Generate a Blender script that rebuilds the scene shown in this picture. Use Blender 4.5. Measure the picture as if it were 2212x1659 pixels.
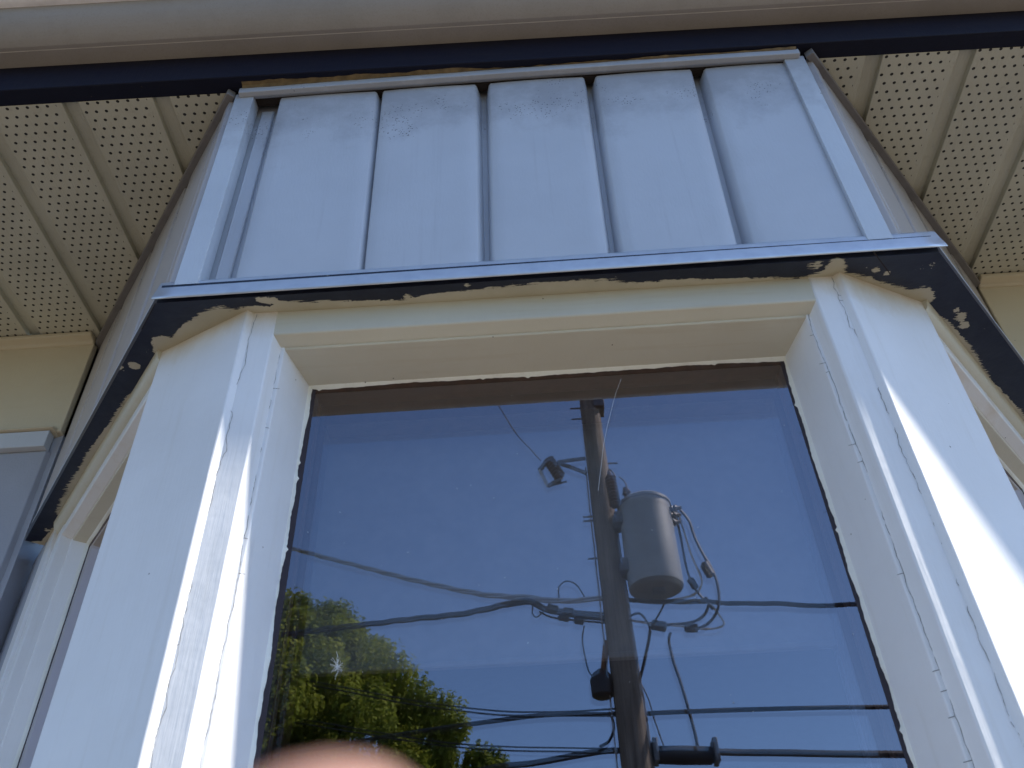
import bpy, bmesh, math, random
import numpy as np
from mathutils import Vector, Matrix
random.seed(7); rng = np.random.default_rng(7)
R = math.radians
scene = bpy.context.scene
for o in list(bpy.data.objects): bpy.data.objects.remove(o)
COL = scene.collection

# ------------------------------------------------------------------ camera
CZ = 1.65                                   # height of the phone above the pavement
F = 1912.0; IW, IH = 2212.0, 1659.0         # focal length and frame in photo units
up = np.array([1015 - IW/2, -(-1338 - IH/2), -F]); up /= np.linalg.norm(up)
yh = np.array([0, 0, -1.0]); yh -= up*yh.dot(up); yh /= np.linalg.norm(yh)
xh = np.cross(yh, up); YAW = -0.03
YA = math.cos(YAW)*yh - math.sin(YAW)*xh; XA = math.cos(YAW)*xh + math.sin(YAW)*yh
M = np.stack([XA, YA, up])
cam_data = bpy.data.cameras.new('camera'); cam = bpy.data.objects.new('camera', cam_data)
COL.objects.link(cam); scene.camera = cam
cam.matrix_world = Matrix([[*M[0], 0], [*M[1], 0], [*M[2], CZ], [0, 0, 0, 1]])
cam_data.sensor_fit = 'HORIZONTAL'; cam_data.sensor_width = 4.8
cam_data.lens = 4.8*F/IW
cam_data.clip_start = 0.004; cam_data.clip_end = 3000
cam_data.dof.use_dof = True; cam_data.dof.focus_distance = 2.1; cam_data.dof.aperture_fstop = 1.8

# ------------------------------------------------------------------ world, sun, exposure
SUN_EL, SUN_AZ = 48.0, 10.6                  # azimuth measured from +X towards the street (-Y)
sdir = Vector((math.cos(R(SUN_EL))*math.cos(R(SUN_AZ)), -math.cos(R(SUN_EL))*math.sin(R(SUN_AZ)), math.sin(R(SUN_EL))))
world = bpy.data.worlds.new('World'); scene.world = world; world.use_nodes = True
wn = world.node_tree; wn.nodes.clear()
sky = wn.nodes.new('ShaderNodeTexSky'); sky.sky_type = 'NISHITA'; sky.sun_disc = False
sky.sun_elevation = R(SUN_EL); sky.sun_rotation = math.atan2(sdir.x, sdir.y)
sky.altitude = 100; sky.air_density = 1.0; sky.dust_density = 0.25; sky.ozone_density = 6.0
bg = wn.nodes.new('ShaderNodeBackground'); bg.inputs[1].default_value = 0.12
wo = wn.nodes.new('ShaderNodeOutputWorld')
wn.links.new(sky.outputs[0], bg.inputs[0]); wn.links.new(bg.outputs[0], wo.inputs[0])
sd = bpy.data.lights.new('sun', 'SUN'); sd.energy = 3.9; sd.angle = R(0.75); sd.color = (1.0, 0.94, 0.85)
sun = bpy.data.objects.new('sun', sd); COL.objects.link(sun)
sun.rotation_euler = sdir.to_track_quat('Z', 'Y').to_euler(); sun.location = (6, -4, 9)
scene.view_settings.view_transform = 'Standard'; scene.view_settings.look = 'None'
scene.view_settings.exposure = 1.25; scene.view_settings.gamma = 1.0
scene.view_settings.use_curve_mapping = False
scene.render.engine = 'CYCLES'
scene.cycles.max_bounces = 10; scene.cycles.transparent_max_bounces = 16

# ------------------------------------------------------------------ helpers
def ray(x, y): return M @ np.array([x - IW/2, -(y - IH/2), -F])
def PY(x, y, Y): r = ray(x, y); return r*(Y/r[1])
def PZ(x, y, Z): r = ray(x, y); return r*(Z/r[2])
YG = 1.10                                    # plane of the front pane
def PV(x, y, Y):                             # a point seen mirrored in the pane -> its real place across the street
    p = PY(x, y, Y); return np.array([p[0], 2*YG - p[1], p[2]])

class MB:
    def __init__(s): s.v = []; s.f = []; s.m = []
    def add(s, vs, fs, mi=0):
        b = len(s.v); s.v += [tuple(map(float, p)) for p in vs]
        s.f += [tuple(i + b for i in f) for f in fs]; s.m += [mi]*len(fs); return s
    def box(s, x0, x1, y0, y1, z0, z1, mi=0, tf=None):
        vs = [(x, y, z) for z in (z0, z1) for y in (y0, y1) for x in (x0, x1)]
        if tf: vs = [tf(*p) for p in vs]
        return s.add(vs, [(0, 2, 3, 1), (4, 5, 7, 6), (0, 1, 5, 4), (2, 6, 7, 3), (0, 4, 6, 2), (1, 3, 7, 5)], mi)
    def prism(s, poly, a, b, tf=lambda p, q, t: (p, q, t), mi=0, n=1):
        k = len(poly); vs = []
        for j in range(n + 1):
            t = a + (b - a)*j/n
            vs += [tf(p[0], p[1], t) for p in poly]
        fs = [tuple(range(k))[::-1], tuple(range(n*k, n*k + k))]
        for j in range(n):
            fs += [(j*k + i, j*k + (i + 1) % k, (j + 1)*k + (i + 1) % k, (j + 1)*k + i) for i in range(k)]
        return s.add(vs, fs, mi)
    def tube(s, pts, r, n=8, mi=0):
        pts = [Vector(p) for p in pts]; rs = r if isinstance(r, (list, tuple)) else [r]*len(pts)
        prev = None; vs = []
        for i, p in enumerate(pts):
            d = (pts[min(i + 1, len(pts) - 1)] - pts[max(i - 1, 0)]).normalized()
            if prev is None:
                a = Vector((0, 0, 1)) if abs(d.z) < .9 else Vector((1, 0, 0))
                u = d.cross(a).normalized()
            else: u = (prev - d*prev.dot(d)).normalized()
            prev = u; w = d.cross(u)
            vs += [p + (u*math.cos(2*math.pi*k/n) + w*math.sin(2*math.pi*k/n))*rs[i] for k in range(n)]
        L = len(pts)
        fs = [(i*n + k, i*n + (k + 1) % n, (i + 1)*n + (k + 1) % n, (i + 1)*n + k) for i in range(L - 1) for k in range(n)]
        fs += [tuple(range(n))[::-1], tuple(range((L - 1)*n, L*n))]
        return s.add(vs, fs, mi)
    def lathe(s, prof, org, ax=(0, 0, 1), n=32, mi=0):
        ax = Vector(ax).normalized(); u = ax.orthogonal().normalized(); w = ax.cross(u); org = Vector(org); vs = []
        for r, h in prof:
            vs += [org + ax*h + (u*math.cos(2*math.pi*k/n) + w*math.sin(2*math.pi*k/n))*r for k in range(n)]
        L = len(prof)
        fs = [(i*n + k, i*n + (k + 1) % n, (i + 1)*n + (k + 1) % n, (i + 1)*n + k) for i in range(L - 1) for k in range(n)]
        fs += [tuple(range(n))[::-1], tuple(range((L - 1)*n, L*n))]
        return s.add(vs, fs, mi)

def wloc(o):
    return (wloc(o.parent) if o.parent else Vector((0, 0, 0))) + o.location
def thing(name, label, cat, loc, group=None):
    o = bpy.data.objects.new(name, None); COL.objects.link(o); o.location = (loc[0], loc[1], loc[2] + CZ)
    o.empty_display_size = .1
    o['label'] = label; o['category'] = cat
    if group: o['group'] = group
    return o
def obj(name, mb, mats, parent=None, bevel=0, smooth=False, label=None, cat=None, group=None, kind=None, fixn=True):
    """link one mesh; coordinates are relative to the camera height"""
    me = bpy.data.meshes.new(name)
    if not isinstance(mats, (list, tuple)): mats = [mats]
    V = np.array(mb.v); V[:, 2] += CZ
    if parent is not None: off = np.array(wloc(parent))
    else: off = np.array([(V[:, 0].min() + V[:, 0].max())/2, (V[:, 1].min() + V[:, 1].max())/2, V[:, 2].min()])
    V = V - off
    me.from_pydata(V.tolist(), [], mb.f)
    for m in mats: me.materials.append(m)
    if len(mats) > 1: me.polygons.foreach_set('material_index', mb.m)
    if fixn:
        bm = bmesh.new(); bm.from_mesh(me); bmesh.ops.recalc_face_normals(bm, faces=bm.faces); bm.to_mesh(me); bm.free()
    if smooth:
        me.polygons.foreach_set('use_smooth', [True]*len(me.polygons))
        try: me.set_sharp_from_angle(angle=R(40))
        except Exception: pass
    me.update()
    o = bpy.data.objects.new(name, me); COL.objects.link(o)
    if parent is not None: o.parent = parent
    else: o.location = off
    if bevel:
        b = o.modifiers.new('bevel', 'BEVEL'); b.width = bevel; b.segments = 2; b.limit_method = 'ANGLE'; b.angle_limit = R(28)
        b.harden_normals = False
        me.polygons.foreach_set('use_smooth', [True]*len(me.polygons))
        try: me.set_sharp_from_angle(angle=R(20))
        except Exception: pass
    for k, v in (('label', label), ('category', cat), ('group', group), ('kind', kind)):
        if v: o[k] = v
    return o

# ------------------------------------------------------------------ materials
class NT:
    def __init__(s, name):
        s.m = bpy.data.materials.new(name); s.m.use_nodes = True; s.t = s.m.node_tree
        s.b = s.t.nodes['Principled BSDF']; s.out = s.t.nodes['Material Output']
    def n(s, ty, **kw):
        x = s.t.nodes.new(ty)
        for k, v in kw.items(): setattr(x, k, v)
        return x
    def l(s, a, b): s.t.links.new(a, b)
    def obj_co(s, scale=(1, 1, 1), src='Position'):
        g = s.n('ShaderNodeNewGeometry'); mp = s.n('ShaderNodeMapping'); mp.inputs['Scale'].default_value = scale
        s.l(g.outputs['Position'], mp.inputs[0]); return mp.outputs[0]
    def noise(s, co, scale, detail=4, rough=.55, dist=0):
        x = s.n('ShaderNodeTexNoise'); x.inputs['Scale'].default_value = scale; x.inputs['Detail'].default_value = detail
        x.inputs['Roughness'].default_value = rough; x.inputs['Distortion'].default_value = dist
        s.l(co, x.inputs['Vector']); return x.outputs['Fac']
    def ramp(s, fac, p0, p1, c0=(0, 0, 0, 1), c1=(1, 1, 1, 1)):
        r = s.n('ShaderNodeValToRGB'); e = r.color_ramp.elements
        e[0].position = p0; e[1].position = p1; e[0].color = (*c0[:3], 1); e[1].color = (*c1[:3], 1)
        s.l(fac, r.inputs[0]); return r.outputs[0]
    def mix(s, fac, a, b):
        x = s.n('ShaderNodeMix', data_type='RGBA')
        for sock, val in ((x.inputs[0], fac), (x.inputs[6], a), (x.inputs[7], b)):
            if isinstance(val, (int, float)): sock.default_value = val
            elif isinstance(val, (tuple, list)): sock.default_value = (*val[:3], 1)
            else: s.l(val, sock)
        return x.outputs[2]
    def math(s, op, a, b=0.0, c=0.0):
        x = s.n('ShaderNodeMath', operation=op)
        for i, v in enumerate((a, b, c)):
            if i >= len(x.inputs): break
            if isinstance(v, (int, float)): x.inputs[i].default_value = v
            else: s.l(v, x.inputs[i])
        return x.outputs[0]
    def bump(s, h, dist, strength=1.0, prev=None):
        x = s.n('ShaderNodeBump'); x.inputs['Strength'].default_value = strength; x.inputs['Distance'].default_value = dist
        s.l(h, x.inputs['Height'])
        if prev is not None: s.l(prev, x.inputs['Normal'])
        s.l(x.outputs[0], s.b.inputs['Normal']); return x.outputs[0]
    def base(s, c):
        if isinstance(c, (tuple, list)): s.b.inputs['Base Color'].default_value = (*c[:3], 1)
        else: s.l(c, s.b.inputs['Base Color'])
    def set(s, **kw):
        for k, v in kw.items():
            i = s.b.inputs[k.replace('_', ' ').title() if k not in ('IOR',) else 'IOR']
            if isinstance(v, (int, float)): i.default_value = v
            else: s.l(v, i)
        return s

def plain(name, c, rough=.5, metal=0, var=.12, scale=30, bumpd=0.0, bscale=120):
    t = NT(name); co = t.obj_co()
    n1 = t.noise(co, scale, 5)
    d = tuple(x*(1 - var) for x in c); e = tuple(min(1, x*(1 + var)) for x in c)
    t.base(t.ramp(n1, .3, .7, d, e)); t.set(Roughness=rough, Metallic=metal)
    if bumpd: t.bump(t.noise(co, bscale, 4), bumpd)
    return t.m

def paint(name, c, dirt=(.45, .40, .30), dirt_amt=.35, rough=.42, streak=(60, 60, 4), head_shade=False):
    """brushed exterior gloss paint: soft mottling, brush marks, fly specks"""
    t = NT(name); co = t.obj_co()
    big = t.noise(co, 5, 5, .6)
    col = t.mix(t.ramp(big, .38, .75), c, tuple(x*.90 + y*.04 for x, y in zip(c, dirt)))
    st = t.noise(t.obj_co(streak), 1.0, 5, .65)
    col = t.mix(t.math('MULTIPLY', t.ramp(st, .55, .8), dirt_amt*.45), col, dirt)
    if head_shade:                                   # tan shade under the header put into the colour, ragged lower edge
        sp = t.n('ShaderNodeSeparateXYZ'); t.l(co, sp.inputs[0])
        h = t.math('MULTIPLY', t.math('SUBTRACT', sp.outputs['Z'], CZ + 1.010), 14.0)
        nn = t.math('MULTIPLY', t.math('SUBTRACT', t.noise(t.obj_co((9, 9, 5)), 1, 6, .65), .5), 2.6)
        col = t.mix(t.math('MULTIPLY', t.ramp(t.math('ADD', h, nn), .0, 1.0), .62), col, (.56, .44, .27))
    v = t.n('ShaderNodeTexVoronoi'); v.inputs['Scale'].default_value = 26; t.l(co, v.inputs['Vector'])
    spk = t.math('LESS_THAN', v.outputs['Distance'], .035)
    sel = t.math('GREATER_THAN', t.noise(co, 9, 2), .53)
    col = t.mix(t.math('MULTIPLY', t.math('MULTIPLY', spk, sel), .8), col, (.05, .035, .02))
    t.base(col); t.set(Roughness=rough)
    b = t.bump(t.noise(t.obj_co((220, 220, 12)), 1.0, 4, .6), .0006, .7)
    t.bump(t.noise(co, 14, 3), .004, .35, b)
    return t.m

WHITE = paint('white_gloss_paint', (.79, .80, .82), head_shade=True)
CREAM = paint('aged_cream_paint', (.58, .56, .47), dirt=(.42, .33, .18), dirt_amt=.6, streak=(4, 60, 60))
FRIEZE = paint('frieze_cream_paint', (.62, .56, .42), dirt=(.45, .36, .2), dirt_amt=.4, streak=(6, 60, 60))
NAVYF = paint('navy_fascia_paint', (.005, .006, .018), dirt=(.05, .045, .04), dirt_amt=.3, rough=.5, streak=(5, 60, 60))
NAVYF.node_tree.nodes['Principled BSDF'].inputs['Specular IOR Level'].default_value = .2
NAVYD = plain('navy_paint_flat', (.006, .008, .02), .45, var=.25)
GUTTER = None

def mk_gutter():
    t = NT('gutter_aluminium_paint'); co = t.obj_co()
    g = t.noise(co, 4, 6, .7); fine = t.noise(co, 240, 3, .7)
    col = t.mix(t.ramp(g, .4, .75), (.32, .305, .295), (.25, .24, .23))
    col = t.mix(t.math('MULTIPLY', t.ramp(fine, .5, .75), .35), col, (.22, .20, .18))
    t.base(col); t.set(Roughness=.5); t.bump(t.noise(t.obj_co((3, 60, 60)), 1, 3), .002, .3)
    return t.m
GUTTER = mk_gutter()

def mk_siding(name, c):
    t = NT(name); co = t.obj_co()
    sep = t.n('ShaderNodeSeparateXYZ'); t.l(co, sep.inputs[0])
    # mildew near the top of the sheets, with its own ragged shape
    h = t.math('SUBTRACT', sep.outputs['Z'], CZ + 1.50)
    h = t.math('MULTIPLY', h, 5.0)
    m = t.math('ADD', h, t.math('MULTIPLY', t.math('SUBTRACT', t.noise(co, 11, 6, .7), .5), 2.4))
    mild = t.math('MULTIPLY', t.ramp(m, .0, .9), .5)
    col = t.mix(t.ramp(t.noise(co, 6, 5), .35, .7), c, tuple(x*.93 for x in c))
    col = t.mix(mild, col, (.20, .21, .25))
    v = t.n('ShaderNodeTexVoronoi'); v.inputs['Scale'].default_value = 170; t.l(co, v.inputs['Vector'])
    dots = t.math('LESS_THAN', v.outputs['Distance'], .22)
    band = t.ramp(t.math('ADD', t.noise(co, 13, 3), t.math('MULTIPLY', t.math('ABSOLUTE', t.math('SUBTRACT', sep.outputs['Z'], CZ + 1.59)), -2.2)), .45, .52)
    col = t.mix(t.math('MULTIPLY', t.math('MULTIPLY', dots, band), .85), col, (.06, .06, .08))
    col = t.mix(t.math('MULTIPLY', t.ramp(t.noise(t.obj_co((70, 70, 2)), 1, 5, .6), .58, .8), .22), col, (.30, .31, .36))
    t.base(col); t.set(Roughness=.38)
    b = t.bump(t.noise(t.obj_co((260, 260, 60)), 1, 4, .6), .0005, .8)
    t.bump(t.noise(co, 7, 2), .004, .4, b)
    return t.m
SIDING = mk_siding('blue_grey_metal_siding', (.50, .54, .61))
SIDTRIM = mk_siding('blue_grey_siding_trim', (.55, .60, .67))
SIDWALL = plain('grey_wall_siding', (.34, .36, .42), .5, var=.06, scale=8, bumpd=.0006, bscale=200)

SIDSHD = mk_siding('shaded_side_siding', (.46, .43, .42))  # same siding, its warm shade beside the soffit mixed into the base colour

def mk_soffit(perf):
    t = NT('perforated_soffit_vinyl' if perf else 'soffit_vinyl'); co = t.obj_co()
    base = t.mix(t.ramp(t.noise(co, 5, 5), .35, .7), (.55, .545, .455), (.46, .455, .38))
    base = t.mix(t.math('MULTIPLY', t.ramp(t.noise(co, 60, 4), .6, .8), .35), base, (.28, .25, .20))
    if perf:
        tc = t.n('ShaderNodeAttribute'); tc.attribute_name = 'perf'
        sep = t.n('ShaderNodeSeparateXYZ'); t.l(tc.outputs['Vector'], sep.inputs[0])
        U, Vv = sep.outputs['X'], sep.outputs['Y']           # in pitches
        row = t.math('FLOOR', Vv)
        shift = t.math('MULTIPLY', t.math('PINGPONG', row, 1.0), .5)
        a = t.math('SUBTRACT', t.math('FRACT', t.math('ADD', U, shift)), .5)
        b = t.math('SUBTRACT', t.math('FRACT', Vv), .5)
        d = t.math('SQRT', t.math('ADD', t.math('MULTIPLY', a, a), t.math('MULTIPLY', b, b)))
        hole = t.math('LESS_THAN', d, .165)
        inside = t.math('MULTIPLY', t.math('GREATER_THAN', U, .25), t.math('LESS_THAN', U, 6.9))
        hole = t.math('MULTIPLY', hole, inside)
        base = t.mix(hole, base, (.012, .010, .008))
    t.base(base); t.set(Roughness=.55)
    b1 = t.bump(t.noise(t.obj_co((170, 26, 1)), 1, 5, .65, .6), .0022, .75)
    return t.m
SOFF = mk_soffit(True); SOFFP = mk_soffit(False)

def mk_header():
    """navy over-paint on cream: the meeting line comes from the painter's ragged edge (attribute edge, metres)"""
    t = NT('header_two_paints'); co = t.obj_co()
    at = t.n('ShaderNodeAttribute'); at.attribute_name = 'edge'
    n1 = t.noise(co, 70, 8, .75); n2 = t.noise(t.obj_co((30, 300, 300)), 1, 6, .7)
    j = t.math('ADD', t.math('MULTIPLY', t.math('SUBTRACT', n1, .5), .014), t.math('MULTIPLY', t.math('MULTIPLY', t.math('SUBTRACT', n2, .5), .050), t.ramp(t.noise(co, 9, 2), .35, .7)))
    e = t.math('ADD', at.outputs['Fac'], j)
    navy = t.math('GREATER_THAN', e, 0.0)
    chip = t.math('GREATER_THAN', t.noise(co, 26, 5, .7), .685)
    chip = t.math('MULTIPLY', chip, t.math('GREATER_THAN', t.noise(t.obj_co((1, 1, 1)), 160, 3, .6), .38))
    navy = t.math('MULTIPLY', navy, t.math('SUBTRACT', 1.0, t.math('MULTIPLY', chip, .8)))
    crm = t.mix(t.ramp(t.noise(co, 9, 6), .35, .7), (.50, .47, .37), (.40, .37, .27))
    nav = t.mix(t.ramp(t.noise(co, 30, 5), .4, .75), (.006, .008, .022), (.014, .018, .034))
    t.base(t.mix(navy, crm, nav)); t.set(Roughness=.45)
    b = t.bump(navy, .0012, .6); t.bump(t.noise(co, 90, 4), .0010, .6, b)
    return t.m
HEADER = mk_header()
def mk_flash():
    t = NT('galvanised_flashing'); co = t.obj_co()
    t.base(t.mix(t.ramp(t.noise(co, 34, 5), .4, .7), (.62, .65, .70), (.54, .57, .63))); t.set(Metallic=.55)
    t.set(Roughness=t.ramp(t.noise(co, 60, 4), .3, .7, (.34,)*3, (.42,)*3))
    t.bump(t.noise(t.obj_co((8, 40, 40)), 1, 3), .0005, .3)
    return t.m
FLASH = mk_flash()
CRACK = plain('dark_crack', (.13, .125, .12), .9)
CAULK = plain('yellow_caulk', (.15, .105, .05), .7, var=.35, scale=60, bumpd=.002)
PUTTY = paint('putty_paint', (.78, .79, .74), dirt_amt=.8)
DARKGAP = plain('dark_gap', (.02, .014, .012), .9)
WOODD = plain('brown_sash_wood', (.05, .022, .014), .45, var=.4, scale=40, bumpd=.001)
JAMBSHD = plain('dark_jamb_shade', (.030, .022, .032), .6)
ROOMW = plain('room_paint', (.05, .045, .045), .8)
SHADE = plain('window_shade_cloth', (.16, .15, .15), .9)
CURT = plain('curtain_cloth', (.20, .19, .23), .9)
def mk_glass(name, gain, tint):
    t = NT(name); t.t.nodes.remove(t.b)
    lw = t.n('ShaderNodeNewGeometry'); dt = t.n('ShaderNodeVectorMath', operation='DOT_PRODUCT')
    t.l(lw.outputs['Normal'], dt.inputs[0]); t.l(lw.outputs['Incoming'], dt.inputs[1])
    c = t.math('ABSOLUTE', dt.outputs['Value']); f = t.math('POWER', t.math('SUBTRACT', 1.0, c), 5.0)
    fr = t.math('ADD', gain, t.math('MULTIPLY', f, 1 - gain))
    g = t.n('ShaderNodeBsdfGlossy'); g.inputs['Roughness'].default_value = 0.0; g.inputs['Color'].default_value = (*tint, 1)
    tr = t.n('ShaderNodeBsdfTransparent'); tr.inputs['Color'].default_value = (.86, .88, .90, 1)
    bn = t.n('ShaderNodeBump'); bn.inputs['Strength'].default_value = .25; bn.inputs['Distance'].default_value = .00022
    t.l(t.noise(t.obj_co((3.0, 3.0, 9.0)), 1.0, 2), bn.inputs['Height']); t.l(bn.outputs[0], g.inputs['Normal'])
    mx = t.n('ShaderNodeMixShader'); t.l(fr, mx.inputs[0]); t.l(tr.outputs[0], mx.inputs[1]); t.l(g.outputs[0], mx.inputs[2])
    t.l(mx.outputs[0], t.out.inputs[0]); return t.m
GLASS1 = mk_glass('coated_window_glass', .185, (.95, .91, 1)); GLASS2 = mk_glass('inner_window_glass', .075, (.94, .96, 1))

# ------------------------------------------------------------------ ground and street (behind the photographer)
def sheet(name, x0, x1, y0, y1, z, mat, n=1):
    mb = MB(); mb.box(x0, x1, y0, y1, z - .3, z, 0); return obj(name, mb, mat, kind='structure')
def mk_conc(name, c):
    t = NT(name); co = t.obj_co()
    t.base(t.mix(t.ramp(t.noise(co, 3, 8, .7), .3, .7), c, tuple(x*.8 for x in c))); t.set(Roughness=.9)
    t.bump(t.noise(co, 120, 5), .004, .6); return t.m
CONC = mk_conc('warm_concrete', (.15, .115, .075)); ASPH = mk_conc('asphalt', (.045, .045, .047))
LAWN = mk_conc('dry_grass', (.05, .055, .02))
gz = -CZ
sheet('ground', -400, 400, -400, 400, gz - .02, LAWN)
sheet('forecourt', -14, 14, -6.2, 3.0, gz - .004, CONC)
sheet('pavement', -60, 60, -9.0, -6.4, gz, CONC)
kb = MB(); kb.box(-60, 60, -9.17, -9.0, gz - .3, gz + .012); obj('kerb', kb, CONC, kind='structure')
sheet('road', -60, 60, -17.5, -9.17, gz - .012, ASPH)
pl = MB()
for i in range(-12, 13): pl.box(i*4.5 - 1, i*4.5 + 1, -13.4, -13.28, gz - .011, gz - .008)
obj('road_marking', pl, plain('road_paint', (.7, .68, .6), .7), kind='structure')

# ------------------------------------------------------------------ the house
house = thing('house', 'grey sided house corner with white bay window, navy header board and perforated soffit', 'house', (0, 1.64, -CZ))
S2 = lambda a: (math.cos(R(a)), math.sin(R(a)))

# bay plan points
AL, AR = (-.459, .985), (.507, .985)           # front arrises of the corner posts
BL, BR = (-.632, 1.070), (.664, 1.066)         # arrises where the posts meet the side facets
LD = (-.630, .777); RD = (.638, .770)          # directions of the side facets
ZH = 1.066                                     # underside of the header board
ZB = -.40                                      # bottom of the windows
EA = .012                                      # the eave runs very slightly out of square with the bay

def facet(o, d, W):
    nx, ny = d[1], -d[0]                       # outward normal when d runs left to right
    def tf(u, v, z): return (o[0] + d[0]*u + nx*v, o[1] + d[1]*u + ny*v, z)
    return tf

def wobble_strip(mb, tf, path, w0, seed, thick=.0016, mi=0):
    pass

def crack_ribbon(mb, tf, u, v, z0, z1, amp, seed, w=.0006, along='z', mi=1, du=0, dv=0, side=1):
    """thin hairline split in the paint, a shallow dark ribbon just proud of the joint"""
    rr = random.Random(seed); n = int(abs(z1 - z0)/.006) + 2; off = 0; pts = []
    for i in range(n):
        t = i/(n - 1); off += rr.uniform(-1, 1)*amp*.55; off *= .93
        if rr.random() < .05: off += rr.uniform(-1, 1)*amp*1.3
        z = z0 + (z1 - z0)*t
        pts.append((u + off*du, v + off*dv, z))
    for i in range(n - 1):
        if rr.random() < .012: continue
        a, b = pts[i], pts[i + 1]; ww = w*rr.uniform(.5, 1.3)
        mb.add([tf(a[0] - ww*du, a[1] - ww*dv, a[2]), tf(a[0] + ww*du, a[1] + ww*dv, a[2]),
                tf(b[0] + ww*du, b[1] + ww*dv, b[2]), tf(b[0] - ww*du, b[1] - ww*dv, b[2])], [(0, 1, 2, 3)], mi)
        if rr.random() < .05:
            l = rr.uniform(.004, .012)
            mb.add([tf(a[0], a[1], a[2]), tf(a[0] + l*du*side, a[1] + l*dv*side, a[2] - .002), tf(a[0] + l*du*side, a[1] + l*dv*side, a[2] - .0012), tf(a[0], a[1], a[2] + .0008)], [(0, 1, 2, 3)], mi)

def window(label, o, d, W, ZT, zb, cracks=True, GV=-.115, seed=1):
    tf = facet(o, d, W)
    win = bpy.data.objects.new('window', None); COL.objects.link(win); win.parent = house
    p = tf(W/2, 0, zb); win.location = Vector((p[0], p[1], p[2] + CZ)) - wloc(house); win.empty_display_size = .1
    win['label'] = label
    f1, f2, f3, f4 = .048, .057, .063, .087
    for sgn in (0, 1):
        m = (lambda u: u) if sgn == 0 else (lambda u: W - u)
        mb = MB()
        mb.prism([(m(-.006), -.0077), (m(.008), -.0079), (m(f1), -.0075), (m(f2), -.030), (m(f2), -.09), (m(-.006), -.09)], zb, ZH + .004, tf, 0, 10)
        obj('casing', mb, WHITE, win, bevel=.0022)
        if cracks:
            cm = MB()
            e = 1 if sgn == 0 else -1
            crack_ribbon(cm, tf, m(.0100), -.0071, zb, ZH - .004, .0035, seed + 3 + sgn, .00030, du=e, dv=0.0, mi=0, side=-1)
            obj('crack', cm, CRACK, win)
        mb = MB(); mb.prism([(m(f2 - .004), -.030), (m(f3), -.0302), (m(f4), GV + .003), (m(f4), GV - .035), (m(f2 - .004), GV - .035)], zb, ZT + .075, tf, 0, 10)
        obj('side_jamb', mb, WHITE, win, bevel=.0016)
        if cracks:
            cm = MB(); e = 1 if sgn == 0 else -1
            crack_ribbon(cm, tf, m(f2 + .0015), -.0297, zb, ZT + .03, .0022, seed + 13 + sgn, .0003, du=e, dv=0.0, mi=0, side=1)
            obj('crack', cm, CRACK, win)
    # head: casing board, moulding and splayed jamb, profile given as (v, z)
    th = lambda v, z, u: tf(u, v, z)
    mb = MB(); mb.prism([(-.009, ZT + .026), (-.009, ZH + .004), (-.09, ZH + .004), (-.09, ZT + .02), (-.030, ZT + .016)], f1 - .002, W - f1 + .002, th, 0, 10)
    obj('head_casing', mb, CREAM if cracks else WHITE, win, bevel=.002)
    if not cracks:
        mb = MB(); mb.prism([(-.012, ZH - .028), (-.004, ZH - .025), (.004, ZH - .015), (.008, ZH - .002), (.008, ZH + .004), (-.02, ZH + .004), (-.02, ZH - .028)], -.002, W + .002, th, 0, 6)
        obj('cove_moulding', mb, CREAM, win, smooth=True)
    mb = MB(); mb.prism([(-.0312, ZT + .030), (-.0312, ZT + .012), (GV + .002, ZT), (GV - .035, ZT), (GV - .035, ZT + .07), (-.0312, ZT + .07)], f2 - .001, W - f2 + .001, th, 0, 10)
    obj('head_jamb', mb, CREAM, win, bevel=.0016)
    if cracks:
        cm = MB(); tx = lambda a, b, c: tf(c, b, a)
        crack_ribbon(cm, tx, ZT + .0195, -.0245, f3, W - f3, .0018, seed + 31, .00045, du=.6, dv=.8, mi=0)
        obj('crack', cm, CRACK, win)
    # sill
    mb = MB(); mb.prism([(.05, zb - .05), (.05, zb - .02), (-.16, zb + .02), (-.16, zb - .05)], -.02, W + .02, th)
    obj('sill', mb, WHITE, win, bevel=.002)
    # ragged putty bead round the pane
    rr = random.Random(seed)
    bm_ = MB(); N = 150
    def bead(P0, P1, inn, seedk):          # P in (u,z); inn = inward direction
        r2 = random.Random(seedk); vs = []; j = 0; L = math.dist(P0, P1); n = int(L/.005)
        for i in range(n + 1):
            t = i/n; u = P0[0] + (P1[0] - P0[0])*t; z = P0[1] + (P1[1] - P0[1])*t
            j += r2.uniform(-1, 1)*.0009; j *= .9
            k = .0048 + j + (.003 if r2.random() < .02 else 0)
            vs += [tf(u - inn[0]*.0008, GV + .007, z - inn[1]*.0008), tf(u + inn[0]*k*.55, GV + .005, z + inn[1]*k*.55), tf(u + inn[0]*k, GV + .0008, z + inn[1]*k)]
        fs = []
        for i in range(n): fs += [(3*i, 3*i + 3, 3*i + 4, 3*i + 1), (3*i + 1, 3*i + 4, 3*i + 5, 3*i + 2)]
        bm_.add(vs, fs)
    bead((f4 - .002, zb), (f4 - .002, ZT), (1, 0), seed + 50); bead((W - f4 + .002, zb), (W - f4 + .002, ZT), (-1, 0), seed + 51)
    bead((f4 - .004, ZT + .001), (W - f4 + .004, ZT + .001), (0, -1), seed + 52)
    obj('putty_bead', bm_, PUTTY, win, smooth=True)
    # panes
    a, b = f4 - .012, W - f4 + .012
    mb = MB(); mb.add([tf(a, GV, zb), tf(b, GV, zb), tf(b, GV, ZT + .01), tf(a, GV, ZT + .01)], [(0, 1, 2, 3)])
    obj('glass_pane', mb, GLASS1, win, fixn=False)
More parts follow.
